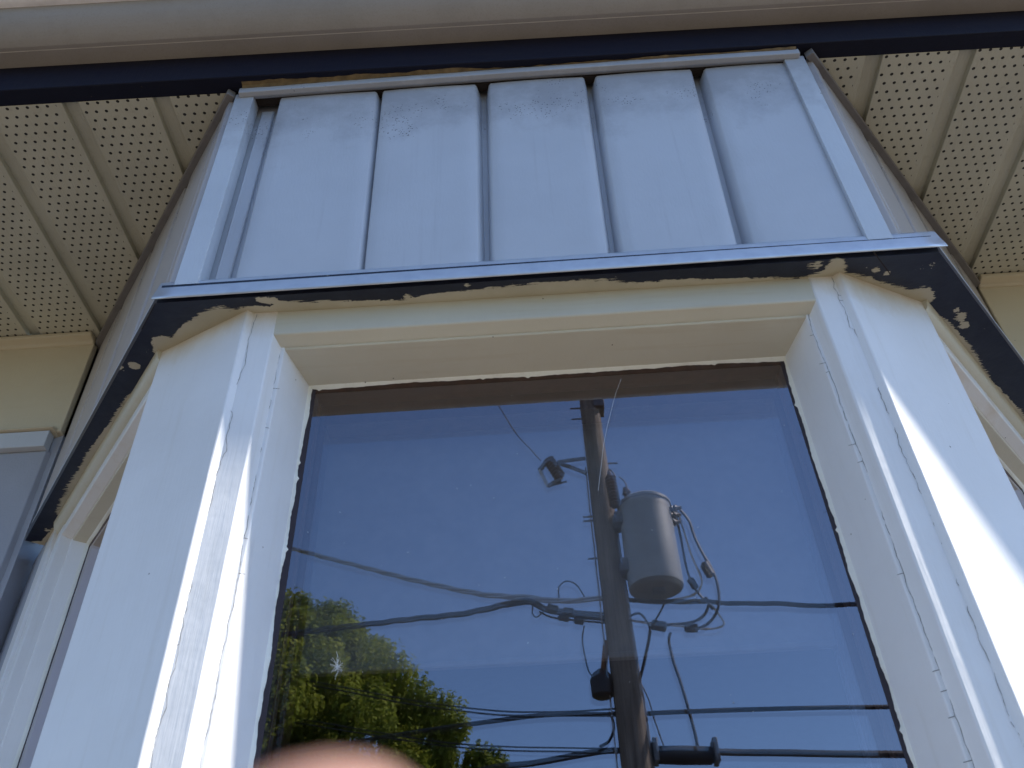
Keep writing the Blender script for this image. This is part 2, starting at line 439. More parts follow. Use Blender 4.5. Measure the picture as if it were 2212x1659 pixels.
    mb = MB(); mb.add([tf(a + .015, GV - .0398, zb), tf(b - .015, GV - .0404, zb), tf(b - .015, GV - .0422, ZT), tf(a + .015, GV - .0414, ZT)], [(0, 1, 2, 3)])
    obj('glass_pane', mb, GLASS2, win, fixn=False)
    # dark shade strip laps the pane to darken its jamb-blocked reflection; brown sash behind
    for a_, b_ in ((f4 - .01, f4 + .0105), (W - f4 - .0085, W - f4 + .01)):
        mb = MB(); mb.box(a_, b_, GV - .020, GV + .0006, zb, ZT, 0, tf); obj('jamb_shade_strip', mb, JAMBSHD, win)
    mb = MB(); mb.box(f4 + .0105, W - f4 - .0085, GV - .002, GV + .0005, ZT - .0125, ZT + .005, 0, tf); obj('glazing_strip', mb, WOODD, win)
    mb = MB()
    mb.box(f4 - .02, W - f4 + .02, GV - .035, GV - .0025, ZT - .012, ZT + .03, 0, tf)
    mb.box(f4 - .02, f4 + .013, GV - .035, GV - .021, zb, ZT - .012, 0, tf); mb.box(W - f4 - .013, W - f4 + .02, GV - .035, GV - .021, zb, ZT - .012, 0, tf)
    mb.box(f4 - .03, W - f4 + .03, GV - .085, GV - .045, ZT - .045, ZT + .03, 0, tf)
    mb.box(f4 - .03, f4 + .020, GV - .085, GV - .0455, zb, ZT - .045, 0, tf); mb.box(W - f4 - .020, W - f4 + .03, GV - .085, GV - .0455, zb, ZT - .045, 0, tf)
    obj('sash', mb, WOODD, win, bevel=.001)
    return win, tf

wf, tff = window('front sash window of the bay, reflecting the sky, pole and tree', AL, (1.0, 0.0), AR[0] - AL[0], .988, ZB, seed=5)
# hairline cracks along the arris steps are part of the casing joints above
wl_w = .64
ol = (BL[0] + LD[0]*wl_w, BL[1] + LD[1]*wl_w)
window('left side window of the bay, seen steeply from below', ol, (-LD[0], -LD[1]), wl_w, .988, ZB, cracks=False, GV=-.062, seed=21)
window('right side window of the bay behind the sunlit corner post', BR, RD, wl_w, .988, ZB, cracks=False, GV=-.062, seed=33)

# corner posts
def post(A, B, sg, label):
    mb = MB()
    dx = .010*sg
    d2 = LD if sg > 0 else RD
    inF = (A[0] + dx, A[1] + .0088); inF2 = (A[0] + dx, A[1] + .10)
    n2 = (-d2[1], d2[0]) if sg > 0 else (-d2[1], d2[0])
    if sg > 0: nin = (-d2[1]*-1, d2[0]*-1)      # inward normal of the left facet
    else: nin = (-d2[1], d2[0])
    nin = (d2[1], -d2[0]) if sg > 0 else (-d2[1], d2[0])
    s1 = (B[0] + d2[0]*.010 + nin[0]*.0088, B[1] + d2[1]*.010 + nin[1]*.0088)
    s2 = (B[0] + d2[0]*.010 + nin[0]*.10, B[1] + d2[1]*.010 + nin[1]*.10)
    poly = [A, inF, inF2, s2, s1, B]
    mb.prism(poly, ZB - .03, ZH + .004, lambda p, q, t: (p, q, t), 0, 14)
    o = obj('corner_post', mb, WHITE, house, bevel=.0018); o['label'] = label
post(AL, BL, 1, 'shaded left corner post, plain white'); post(AR, BR, -1, 'right corner post with a long patch of sun')

# header board: a slab with a wide underside, navy over cream
HO = [(-.600, .957), (.660, .957)]
HLD = (-.624, .782); HRD = (.640, .768)
HLe = (HO[0][0] + HLD[0]*.86, HO[0][1] + HLD[1]*.86); HRe = (HO[1][0] + HRD[0]*.92, HO[1][1] + HRD[1]*.92)
outer = [HLe, HO[0], HO[1], HRe]
trace = [(20, 1172), (90, 1169), (117, 1136), (130, 1114), (120, 1107), (147, 1047), (167, 1018), (188, 979), (237, 912), (275, 854), (308, 837), (338, 775), (327, 737), (331, 728),
         (350, 724), (371, 730), (393, 703), (420, 686), (443, 670), (471, 661), (508, 668), (546, 660), (583, 661), (603, 651), (645, 651), (737, 650), (870, 648), (924, 636), (1037, 625),
         (1170, 610), (1304, 603), (1370, 612), (1474, 603), (1600, 601), (1674, 600), (1724, 603), (1760, 592), (1774, 586), (1794, 566), (1805, 556), (1814, 553), (1822, 560), (1828, 590), (1870, 597), (1908, 610),
         (1968, 626), (2008, 620), (2021, 640), (2001, 663), (2048, 693), (2108, 763), (2141, 820), (2212, 893), (2300, 1000), (2420, 1150)]
tp = np.array([PZ(x, y, ZH)[:2] for x, y in trace])
ISL = [(tuple(PZ(x, y, ZH)[:2]), r) for x, y, r in ((560, 647, .006), (575, 648, .008), (592, 650, .009), (1765, 572, .008), (1752, 570, .004), (1893, 582, .005), (1916, 590, .004), (2075, 685, .010),
       (2084, 702, .009), (2066, 670, .006), (291, 790, .010), (102, 1145, .005), (101, 1043, .006), (256, 792, .008),
       (2150, 660, .004), (2190, 720, .006), (1010, 617, .004), (880, 640, .005))]
def signed(px, py):
    a = tp[:-1]; b = tp[1:]; ab = b - a; ap = np.array([px, py]) - a
    t = np.clip((ap*ab).sum(1)/(ab*ab).sum(1), 0, 1); q = a + ab*t[:, None]; dd = np.hypot(px - q[:, 0], py - q[:, 1])
    i = int(dd.argmin()); cr = ab[i, 0]*(py - a[i, 1]) - ab[i, 1]*(px - a[i, 0])
    e = dd[i]*(-1 if cr > 0 else 1)
    for (ix, iy), r in ISL:
        e = min(e, math.hypot(px - ix, py - iy) - r)
    return e
def header_underside():
    IN = .20; th = .042
    # offset rows parallel to the outer edge, running along the polyline
    def offs(t):
        pts = []
        nl = (HLD[1], -HLD[0]); nr = (-HRD[1], HRD[0])
        nl = (-nl[0], -nl[1]) if nl[0]*1 < 0 else nl
        # inward normals
        nL = (HLD[1], -HLD[0]); nL = nL if nL[0] > 0 else (-nL[0], -nL[1])
        nR = (HRD[1], -HRD[0]); nR = nR if nR[0] < 0 else (-nR[0], -nR[1])
        def inter(p, d, q, e):
            A = np.array([[d[0], -e[0]], [d[1], -e[1]]]); s = np.linalg.solve(A, np.array([q[0] - p[0], q[1] - p[1]]))
            return (p[0] + d[0]*s[0], p[1] + d[1]*s[0])
        lp = (HO[0][0] + nL[0]*t, HO[0][1] + nL[1]*t); rp = (HO[1][0] + nR[0]*t, HO[1][1] + nR[1]*t)
        fl = (0, HO[0][1] + t)
        c0 = inter(lp, HLD, fl, (1, 0)); c1 = inter(rp, HRD, fl, (1, 0))
        e0 = (HLe[0] + nL[0]*t, HLe[1] + nL[1]*t); e1 = (HRe[0] + nR[0]*t, HRe[1] + nR[1]*t)
        return [e0, c0, c1, e1]
    nt = 40; segs = (170, 250, 180); vs = []; ed = []
    for i in range(nt + 1):
        P = offs(IN*i/nt)
        line = []
        for k in range(3):
            for j in range(segs[k]):
                s = j/segs[k]; line.append((P[k][0]*(1 - s) + P[k + 1][0]*s, P[k][1]*(1 - s) + P[k + 1][1]*s))
        line.append(P[3]); vs += line
    n = sum(segs) + 1
    ed = [signed(x, y) for x, y in vs]
    mb = MB()
    fs = [(i*n + j, i*n + j + 1, (i + 1)*n + j + 1, (i + 1)*n + j) for i in range(nt) for j in range(n - 1)]
    V = [(x, y, ZH) for x, y in vs]
    # outer upright edge and top
    b = len(V); line = vs[:n]
    V += [(x, y, ZH + th) for x, y in line]; ed += [.05]*n
    fs += [(j + 1, j, b + j, b + j + 1) for j in range(n - 1)]
    b2 = len(V); P = offs(IN); V += [(x, y, ZH + th) for x, y in vs[nt*n:nt*n + n]]; ed += [.05]*n
    fs += [(b + j + 1, b + j, b2 + j, b2 + j + 1) for j in range(n - 1)]
    mb.add(V, fs)
    o = obj('header_board', mb, HEADER, house, smooth=True)
    at = o.data.attributes.new('edge', 'FLOAT', 'POINT'); at.data.foreach_set('value', ed)
    o['label'] = 'navy header board with ragged paint edge over cream underside'
    return o
header = header_underside()
# mitre seams in the header board
mb = MB()
for (q0, q1) in (((336, 655), (306, 712)), ((1886, 543), (1923, 592))):
    a = Vector(PZ(*q0, ZH - .0006)); b = Vector(PZ(*q1, ZH - .0006)); dd = (b - a).normalized(); w = dd.cross(Vector((0, 0, 1)))*.0008
    mb = MB(); mb.add([a - w, a + w, b + w, b - w], [(0, 1, 2, 3)]); obj('mitre_seam', mb, DARKGAP, header)
# metal drip flashing along the front
mb = MB(); prof = [(.9492, 1.0665), (.9510, 1.0755), (.9570, 1.0960), (.9612, 1.1150), (.9634, 1.1200)]
t0 = .0012
x0, x1 = -.606, .672
n = 40; vs = []
for i in range(n + 1):
    x = x0 + (x1 - x0)*i/n; w = .004*i/n
    vs += [(x, y, z + w) for y, z in prof]; 
k = len(prof)
mb.add(vs, [(i*k + j, i*k + j + 1, (i + 1)*k + j + 1, (i + 1)*k + j) for i in range(n) for j in range(k - 1)])
fl = obj('flashing', mb, FLASH, header, smooth=True)
so = fl.modifiers.new('thick', 'SOLIDIFY'); so.thickness = .0014; so.offset = 1
mb = MB(); mb.prism([(-.598, .960), (-.612, .975), (-.606, .9835), (-.594, .966)], 1.07, 1.118)
obj('flashing_end', mb, NAVYD, header, bevel=.001)
# grey edge of the side header boards
for sg in (0, 1):
    mb = MB(); P0 = HO[sg]; D = HLD if sg == 0 else HRD; nx = (-D[1], D[0]) if sg == 0 else (D[1], -D[0])
    poly = [(P0[0] + D[0]*.02, P0[1] + D[1]*.02), (P0[0] + D[0]*.86, P0[1] + D[1]*.86), (P0[0] + D[0]*.86 - nx[0]*.02, P0[1] + D[1]*.86 - nx[1]*.02), (P0[0] + D[0]*.02 - nx[0]*.02, P0[1] + D[1]*.02 - nx[1]*.02)]
    mb.prism(poly, ZH + .0425, ZH + .052)
    obj('side_flashing', mb, SIDTRIM, header, bevel=.001)

# upper part of the bay: siding between header and eave
ZU0, ZU1 = 1.105, 1.705
YPn, YFl = .965, .996
mb = MB(); mb.prism([(-.578, YFl), (.60, YFl), (.60 + RD[0]*.92, YFl + RD[1]*.92), (-.578 + LD[0]*.92, YFl + LD[1]*.92)], ZU0, 1.75)
back = obj('bay_siding', mb, SIDING, house, label='blue-grey vertical metal siding above the front window')
pan = [(-.484, -.289, -.480, -.279), (-.269, -.081, -.263, -.079), (-.047, .143, -.048, .135), (.174, .365, .166, .348), (.399, .568, .382, .557)]
for i, (ta, tb, ba, bb) in enumerate(pan):
    N = 16; K = 8; mb = MB(); vs = []
    rr = random.Random(60 + i)
    for j in range(N + 1):
        t = j/N; a = ba + (ta - ba)*t; b = bb + (tb - bb)*t; z = ZU0 + (1.684 - ZU0)*t
        ln = [(a - .012, YFl + .0008), (a - .004, YPn + .003), (a, YPn)]
        for k in range(1, K): ln.append((a + (b - a)*k/K, YPn - .0008*math.sin(math.pi*k/K)))
        ln += [(b, YPn), (b + .004, YPn + .003), (b + .012, YFl + .0008)]
        vs += [(x, y, z + (.003*math.sin(math.pi*(q/(len(ln) - 1))) if j == N else 0)) for q, (x, y) in enumerate(ln)]
    k = K + 5
    mb.add(vs, [(j*k + q, j*k + q + 1, (j + 1)*k + q + 1, (j + 1)*k + q) for j in range(N) for q in range(k - 1)])
    mb.add([vs[N*k + q] for q in range(k)], [tuple(range(k))])
    obj('siding_panel', mb, SIDING, back, smooth=True, fixn=True)
# raised rib inside the wide left groove
mb = MB(); mb.box(-.532, -.505, YFl - .008, YFl + .002, ZU0, 1.678); obj('batten', mb, SIDING, back, bevel=.003)
mb = MB(); mb.prism([(-.581, .957), (-.541, .957), (-.541, .99), (-.581, .99)], ZU0, 1.698); obj('corner_trim', mb, SIDTRIM, back, bevel=.0012)
mb = MB(); mb.prism([(.559, .957), (.600, .957), (.606, .975), (.596, .99), (.559, .99)], ZU0, 1.696); obj('corner_trim', mb, SIDTRIM, back, bevel=.0012)
# dark gaps under the top trim
mb = MB()
mb.box(-.578, .597, .9665, .984, 1.690, 1.706)
obj('shadow_gap', mb, DARKGAP, back)
mb = MB(); mb.prism([(.946, 1.686), (.946, 1.7035), (.952, 1.7062), (.966, 1.7062), (.966, 1.690), (.956, 1.684)], -.571, .590, lambda y, z, x: (x, y, z + .004*math.sin((x + .5)*2.6)), 0, 24)
obj('top_trim', mb, SIDTRIM, back, bevel=.0012)
# caulk bead above the trim, uneven
mb = MB(); vs = []; N = 120; rr = random.Random(3); j = 0
for i in range(N + 1):
    x = -.565 + 1.15*i/N; j += rr.uniform(-1, 1)*.0012; j *= .88; zc = 1.7155 + .004*math.sin((x + .5)*2.6)
    zc = 1.7035 + .004*math.sin((x + .5)*2.6); vs += [(x, .9455, zc - .0022 + j*.8), (x, .9425 + j, 1.7068), (x, .9405 + EA*x + j*1.6 + .002*math.sin(x*9), 1.7088)]
mb.add(vs, [(3*i + a, 3*i + 3 + a, 3*i + 4 + a, 3*i + 1 + a) for i in range(N) for a in (0, 1)])
obj('caulk_bead', mb, CAULK, back, smooth=True)

# side siding of the bay above the header
for sg, o0, D in ((0, (-.580, .966), LD), (1, (.602, .966), RD)):
    nin = (D[1], -D[0]) if sg == 0 else (-D[1], D[0])
    pf = lambda u, v: (o0[0] + D[0]*u - nin[0]*v, o0[1] + D[1]*u - nin[1]*v)
    root = None
    for q, (u0, u1, v1) in enumerate(((.012, .040, .012), (.065, .235, .010), (.275, .465, .010), (.505, .70, .010), (.735, .90, .010))):
        mb = MB(); mb.prism([pf(u0 - .008, -.006), pf(u0, v1), pf(u1, v1), pf(u1 + .008, -.006)], ZU0, 1.703)
        obj('siding_panel', mb, SIDSHD, back, bevel=.002)
    mb = MB(); mb.prism([pf(-.004, .006), pf(-.004, .024), pf(.92, .026), pf(.92, .006)], 1.690, 1.709)
    obj('soffit_trim', mb, plain('grey_channel', (.17, .165, .17), .5), house, bevel=.002)
# side facets' wall between window head zone and house wall (below header)
for sg, B, D in ((0, BL, LD), (1, BR, RD)):
    nin = (D[1], -D[0]) if sg == 0 else (-D[1], D[0])
    pf = lambda u, v: (B[0] + D[0]*u - nin[0]*v, B[1] + D[1]*u - nin[1]*v)
    mb = MB(); mb.prism([pf(wl_w + .001, -.1), pf(wl_w + .001, .0), pf(wl_w + .075, .0), pf(wl_w + .075, -.1)], ZB - .03, ZH + .004)
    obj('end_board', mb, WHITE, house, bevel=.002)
    mb = MB(); mb.prism([pf(wl_w + .065, .0), pf(wl_w + .065, -.022), pf(wl_w + .20, -.022), pf(wl_w + .20, .0)], -CZ, ZH + .004)
    obj('corner_strip', mb, SIDWALL, house, bevel=.002)

# bay below the windows
mb = MB(); mb.prism([(AL[0] - .13, 1.01), (AR[0] + .13, 1.01), (BR[0] + RD[0]*.80, BR[1] + RD[1]*.80 + .02), (BL[0] + LD[0]*.80, BL[1] + LD[1]*.80 + .02)], -CZ, ZB - .05)
obj('bay_base', mb, SIDWALL, house)

# eave frame, very slightly out of square with the bay

def ev(y, z, x): return (x, y + EA*x, z - .0255*(x)*max(0, (z - 1.74)/.06 if z < 1.80 else 1))
mb = MB(); mb.prism([(.930, 1.7092), (.967, 1.7092), (.967, 1.74), (.950, 1.95), (.930, 1.95)], -3.0, 3.0, lambda y, z, x: (x, y + EA*x, z), 0, 40)
fas = obj('fascia', mb, NAVYF, house, bevel=.002, label='dark navy fascia board under the gutter')
gp = [(.931, 1.795), (.884, 1.793), (.872, 1.797), (.850, 1.812), (.835, 1.832), (.825, 1.851), (.825, 1.885), (.931, 1.885)]
gslope = lambda y, z, x: (x, y + EA*x, z - .005*x)
mb = MB(); mb.prism(gp, -3.0, 3.0, gslope, 0, 60)
gut = obj('gutter', mb, GUTTER, house, bevel=.0015, label='grey aluminium roof gutter seen from below')
mb = MB(); mb.prism([(.8262, 1.8502), (.816, 1.8495), (.809, 1.854), (.806, 1.864), (.808, 1.875), (.8262, 1.882)], -3, 3, gslope, 0, 60)
obj('gutter_lip', mb, plain('white_lip_enamel', (.75, .74, .76), .4), gut, smooth=True)
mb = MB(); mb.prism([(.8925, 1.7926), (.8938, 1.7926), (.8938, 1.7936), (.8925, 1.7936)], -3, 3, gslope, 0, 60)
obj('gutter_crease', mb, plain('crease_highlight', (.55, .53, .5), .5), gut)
mb = MB(); mb.prism([(.80, 1.925), (.80, 1.94), (4.5, 3.4), (4.5, 3.3), (.93, 1.93)], -3.2, 3.2, lambda y, z, x: (x, y, z))
obj('roof', mb, plain('roof_shingles', (.10, .095, .09), .9, bumpd=.004), house)

# soffit panels: perforated flat and a recessed channel each, cut along the bay
PITCH = .1935; CH = .036; ZS = 1.7086
blx = lambda x: (.962 + (abs(x) - (.578 if x < 0 else .600))*( .777/.630 if x < 0 else .770/.638))
sof = bpy.data.objects.new('soffit', None); COL.objects.link(sof); sof.parent = house
sof.location = Vector((0, 1.3, ZS + CZ)) - wloc(house); sof['label'] = 'cream vented soffit on both sides of the bay'
def strip_poly(xa, xb):
    """part of the strip xa..xb in front of the bay's slanting side"""
    out = []; ymax = 1.645
    inner = .578 if xa + xb < 0 else .600
    pts = []
    N = 8
    xs = [xa + (xb - xa)*i/N for i in range(N + 1)]
    top = []
    for x in xs:
        ax = abs(x)
        if ax < inner: top.append(None)
        else: top.append(min(ymax, blx(x) + .004))
    ok = [(x, t) for x, t in zip(xs, top) if t is not None and t > .966 + EA*x + .004]
    if len(ok) < 2: return None
    return [(ok[0][0], .966 + EA*ok[0][0]), (ok[-1][0], .966 + EA*ok[-1][0])] + [(x, t) for x, t in ok[::-1]]
def soffit_panel(xa, xb, flip):
    # xa<xb; channel on the right for the left side, mirrored for the right side
    fa, fb = (xa, xb - CH) if not flip else (xa + CH, xb)
    ca, cb = (xb - CH, xb) if not flip else (xa, xa + CH)
    mb = MB(); P = strip_poly(fa, fb); C = strip_poly(ca - .001, cb + .001)
    if P: mb.prism(P, ZS, ZS + .019, mi=0)
    if C: mb.prism(C, ZS + .0150, ZS + .021, mi=1)
    if not mb.v: return
    o = obj('soffit_panel', mb, [SOFF, SOFFP], sof, bevel=.0016)
    at = o.data.attributes.new('perf', 'FLOAT_VECTOR', 'POINT'); v = []
    for p in mb.v: v += [(p[0] - fa)/.0215 + .15, (p[1] - .97)/.0205, 0]
    at.data.foreach_set('vector', v)
for i in range(-7, 1):
    xb = -.745 + .020 + PITCH*(i + 1) ; soffit_panel(xb - PITCH, xb, False)
soffit_panel(-.725 + .0, -.725 + PITCH, False) if False else None
for i in range(-1, 7):
    xa = .755 - .018 + PITCH*i; soffit_panel(xa, xa + PITCH, True)
mb = MB(); mb.box(-3, 3, .95, 1.70, ZS + .03, ZS + .05); obj('soffit_backing', mb, DARKGAP, house)
# far channel where the soffit meets the wall
for x0, x1 in ((-3, -1.165), (1.185, 3)):
    mb = MB(); mb.prism([(1.615, 1.694), (1.615, 1.706), (1.66, 1.712), (1.66, 1.682), (1.640, 1.682), (1.636, 1.690)], x0, x1, lambda y, z, x: (x, y, z))
    obj('soffit_channel', mb, FRIEZE, house, bevel=.003)
    mb = MB(); mb.box(x0, x1, 1.645, 1.70, 1.388, 1.70); obj('frieze_board', mb, FRIEZE, house, bevel=.002)
    mb = MB(); mb.prism([(1.645, 1.400), (1.628, 1.392), (1.624, 1.386), (1.655, 1.384), (1.68, 1.384), (1.68, 1.400)], x0 + .0, x1 - (0.01 if x0 < 0 else 0), lambda y, z, x: (x, y, z))
    obj('ledge_moulding', mb, FRIEZE, house, bevel=.003)
    mb = MB(); mb.box(x0, x1 - (.02 if x0 < 0 else 0), 1.634, 1.66, 1.336, 1.3835); obj('frieze_trim', mb, SIDTRIM, house, bevel=.0015)
    ws = None
    k = 0; x = x1 if x0 < 0 else x0
    sgn = -1 if x0 < 0 else 1
    while abs(x) < 2.95:
        a, b = sorted((x, x + sgn*.20)); mb = MB()
        mb.prism([(a + .012, 1.668), (a + .020, 1.652), (b - .020, 1.652), (b - .012, 1.668)], -CZ, 1.335); obj('wall_panel', mb, SIDWALL, house, bevel=.002); x += sgn*.20
    mb = MB(); mb.box(x0, x1, 1.664, 1.80, -CZ, 1.70); obj('wall', mb, SIDWALL, house)

# room behind the bay
RL, RR, RY = -2.2, 2.2, 4.6
mb = MB()
vs = [(RL, 1.82, -1.3), (RR, 1.82, -1.3), (RR, RY, -1.3), (RL, RY, -1.3), (RL, 1.82, 1.05), (RR, 1.82, 1.05), (RR, RY, 1.05), (RL, RY, 1.05)]
mb.add(vs, [(0, 1, 2, 3), (4, 7, 6, 5), (2, 3, 7, 6), (0, 3, 7, 4), (1, 2, 6, 5)])
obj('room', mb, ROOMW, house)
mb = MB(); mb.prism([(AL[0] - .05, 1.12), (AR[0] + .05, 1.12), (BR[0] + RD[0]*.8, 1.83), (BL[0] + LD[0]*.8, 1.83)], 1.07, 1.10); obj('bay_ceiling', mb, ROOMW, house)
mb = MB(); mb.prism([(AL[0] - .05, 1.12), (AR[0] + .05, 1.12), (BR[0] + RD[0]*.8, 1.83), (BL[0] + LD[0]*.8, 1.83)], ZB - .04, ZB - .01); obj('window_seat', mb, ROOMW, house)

# roller shade and curtain inside
ys = 1.215
zs = PY(1330, 1409, ys)[2]
mb = MB(); mb.box(-.43, .50, ys, ys + .004, zs, 1.03); 
rs = thing('roller_shade', 'pale roller shade half drawn inside the front window pane', 'window shade', (.03, ys, zs))
obj('cloth', mb, SHADE, rs)
mb = MB(); mb.box(-.43, .50, ys - .004, ys + .008, zs - .010, zs - .0005); obj('hem_bar', mb, SHADE, rs, bevel=.002)
cx0 = PY(1872, 1659, ys + .03)[0]
mb = MB(); vs = []; N = 24
for i in range(N + 1):
    x = cx0 + .16*i/N; y = ys + .03 + .010*math.sin(i*1.3)*(i > 0)
    vs += [(x, y, ZB), (x, y, zs + .08)]
mb.add(vs, [(2*i, 2*i + 2, 2*i + 3, 2*i + 1) for i in range(N)])
cu = obj('curtain', mb, CURT, smooth=True, label='pale curtain edge hanging inside the right side of the front window', cat='curtain')

# ------------------------------------------------------------------ small things on and near the glass
def thread(name, pts, r, mat, label, cat):
    mb = MB(); mb.tube(pts, r, 5); return obj(name, mb, mat, label=label, cat=cat)
SILK = plain('pale_silk', (.75, .78, .82), .4)
pts = [PY(x, y, YG - .004 + dy) for x, y, dy in ((1342, 818, -.02), (1330, 850, -.012), (1322, 880, -.008), (1312, 920, -.004), (1304, 960, -.003), (1298, 1010, -.003), (1292, 1060, -.002))]
thread('spider_thread', pts, .00022, SILK, 'fine pale spider thread hanging down the top of the front glass', 'thread')
fluff = MB(); rr = random.Random(11); c = Vector(PY(728, 1440, YG - .006))
for i in range(34):
    a = rr.uniform(0, 2*math.pi); L = rr.uniform(.006, .018)
    e = c + Vector((math.cos(a)*L*.6, -rr.uniform(0, .004), math.sin(a)*L*.9 + (.003 if i % 2 else -.002)))
    mdp = (c + e)/2 + Vector((rr.uniform(-.003, .003), 0, rr.uniform(-.003, .003)))
    fluff.tube([c + Vector((rr.uniform(-.002, .002), 0, rr.uniform(-.004, .004))), mdp, e], .00014, 4)
obj('seed_fluff', fluff, SILK, label='white wisp of seed fluff stuck on the glass before the reflected tree', cat='fluff')

mb = MB(); rr = random.Random(90)
for i in range(46):
    q = Vector((rr.uniform(-.36, .40), YG - .0012, rr.uniform(.30, .97))); r = rr.uniform(.0003, .0007); e = rr.uniform(0, 3)
    ux = Vector((math.cos(e), 0, math.sin(e)))*r*rr.uniform(1, 3.5); uz = Vector((-math.sin(e), 0, math.cos(e)))*r*.6
    mb.add([q - ux, q - uz, q + ux, q + uz, q + Vector((0, -.0004, 0))], [(0, 1, 4), (1, 2, 4), (2, 3, 4), (3, 0, 4)])
obj('dust', mb, plain('pale_dust', (.5, .5, .5), .9), label='pale dust specks scattered over the front window glass', cat='dust', kind='stuff')
# ------------------------------------------------------------------ across the street, seen mirrored in the pane
PYV = 9.6
def mk_wood():
    t = NT('weathered_pole_wood'); co = t.obj_co()
    st = t.noise(t.obj_co((28, 28, 1.2)), 1, 6, .7)
    t.base(t.ramp(st, .3, .75, (.09, .065, .05), (.40, .33, .27))); t.set(Roughness=.85)
    t.bump(st, .02, .8); return t.m
POLE = mk_wood()
pl_b = PV(1283, 950, PYV); pl_t = PV(1368, 1580, PYV)      # higher and lower sighting of the pole axis
slope = (pl_b - pl_t)/(pl_b[2] - pl_t[2])
pole_at = lambda z: Vector(pl_t + slope*(z - pl_t[2]))
pb = pole_at(-CZ)
pole = thing('utility_pole', 'weathered wooden utility pole across the street, mirrored in the front pane', 'utility pole', (pb.x, pb.y, -CZ))
topz = PV(1270, 700, PYV)[2]
mb = MB(); zs_ = [-CZ + i*(topz + CZ)/30 for i in range(31)]
mb.tube([pole_at(z) for z in zs_], [.215 - .098*i/30 for i in range(31)], 20)
obj('shaft', mb, POLE, pole, smooth=True)
STEEL = plain('weathered_steel', (.16, .16, .17), .5, .4, var=.3); RUB = plain('black_cable_sheath', (.022, .022, .028), .55)
ALU = plain('bare_aluminium', (.55, .53, .50), .45, .5); TANK = plain('grey_tank_enamel', (.36, .37, .37), .42, 0, var=.05, scale=6)
CER = plain('brown_porcelain', (.10, .055, .04), .3)
# step bolts and brackets
for px, py, s in ((1254, 882, -1), (1257, 905, -1), (1276, 1116, -1), (1280, 1125, -1), (1285, 1206, -1), (1308, 1002, 1)):
    p = PV(px, py, PYV); a = pole_at(p[2]); mb = MB(); mb.tube([a, a + Vector((s*.27, 0, 0))], .012, 6)
    obj('step_bolt', mb, STEEL, pole)
mb = MB(); p = PV(1286, 870, PYV); a = pole_at(p[2]); mb.box(a.x + .05, a.x + .20, a.y - .14, a.y + .14, p[2] - .16, p[2] + .55); obj('pole_top_bracket', mb, STEEL, pole, bevel=.01)
mb = MB(); p0 = PV(1322, 1215, PYV - .0); a = pole_at(p0[2])
mb.box(a.x - .19, a.x - .175, a.y + .02, a.y + .06, -CZ, p0[2] + 1.4); obj('ground_wire_moulding', mb, POLE, pole)

# transformer can
def hero_tank():
    Yt = PYV - .15
    cb = PV(1418, 1270, Yt); ct = PV(1402, 1107, Yt)
    rad = .325
    z0, z1 = cb[2], ct[2] + .06
    x, y = cb[0], cb[1]
    tr = thing('transformer', 'grey cylindrical pole transformer hanging beside the utility pole, mirrored in the pane', 'transformer', (x, y, z0))
    mb = MB(); mb.lathe([(rad - .03, 0), (rad - .005, .004), (rad, .03), (rad*.99, (z1 - z0)*.5), (rad*.985, z1 - z0)], (x, y, z0), n=48)
    obj('tank', mb, TANK, tr, smooth=True)
    mb = MB(); mb.lathe([(rad*1.03, 0), (rad*1.03, .035), (rad*.9, .075), (rad*.4, .12), (.001, .13)], (x, y, z1), n=48); obj('lid', mb, TANK, tr, smooth=True)
    mb = MB(); mb.lathe([(rad*.985, -.004), (rad*.94, -.006), (.001, -.008)], (x, y, z0), n=40); obj('base_plate', mb, plain('tank_underside', (.24, .23, .20), .7), tr)
    H = z1 - z0
    for zz in (z0 + H*.25, z0 + H*.84):
        a = pole_at(zz); mb = MB(); mb.box(a.x + .08, x - rad*.80, y - .07, y + .07, zz - .05, zz + .05); mb.box(a.x + .1, a.x + .2, y - .13, y + .13, zz - .08, zz + .08)
        obj('hanger_bracket', mb, STEEL, tr, bevel=.01)
    # secondary bushings on the right, lightning arrester on the left
    bx = x + rad; 
    for k, (dy, dz) in enumerate(((.10, -.10), (0, -.14), (-.10, -.18))):
        mb = MB(); mb.lathe([(.035, 0), (.05, .02), (.035, .04), (.05, .06), (.03, .09), (.02, .14)], (bx - .02, y + dy, z1 + dz), (1, 0, .15), 12)
        obj('low_voltage_bushing', mb, STEEL, tr, smooth=True)
    mb = MB(); pr = [(.05, 0)]; 
    for k in range(9): pr += [(.075, .03 + k*.05), (.05, .055 + k*.05)]
    pr += [(.03, .5), (.012, .56)]
    mb.lathe(pr, (x - rad - .04, y + .12, z1 - .02), (-.05, 0, 1), 14); obj('lightning_arrester', mb, CER, tr, smooth=True)
    mb = MB(); mb.lathe([(.05, 0), (.06, .05), (.04, .09), (.06, .12), (.03, .2)], (x - rad*.55, y + .1, z1 + .06), (-.2, 0, 1), 12); obj('high_voltage_bushing', mb, CER, tr, smooth=True)
    mb = MB(); mb.box(x - .05, x + .1, y - .04, y + .04, z0 - .07, z0 - .008); obj('drain_valve', mb, STEEL, tr, bevel=.008)
    return x, y, z0, z1, rad, tr
tx, ty, tz0, tz1, trad, tr_ob = hero_tank()

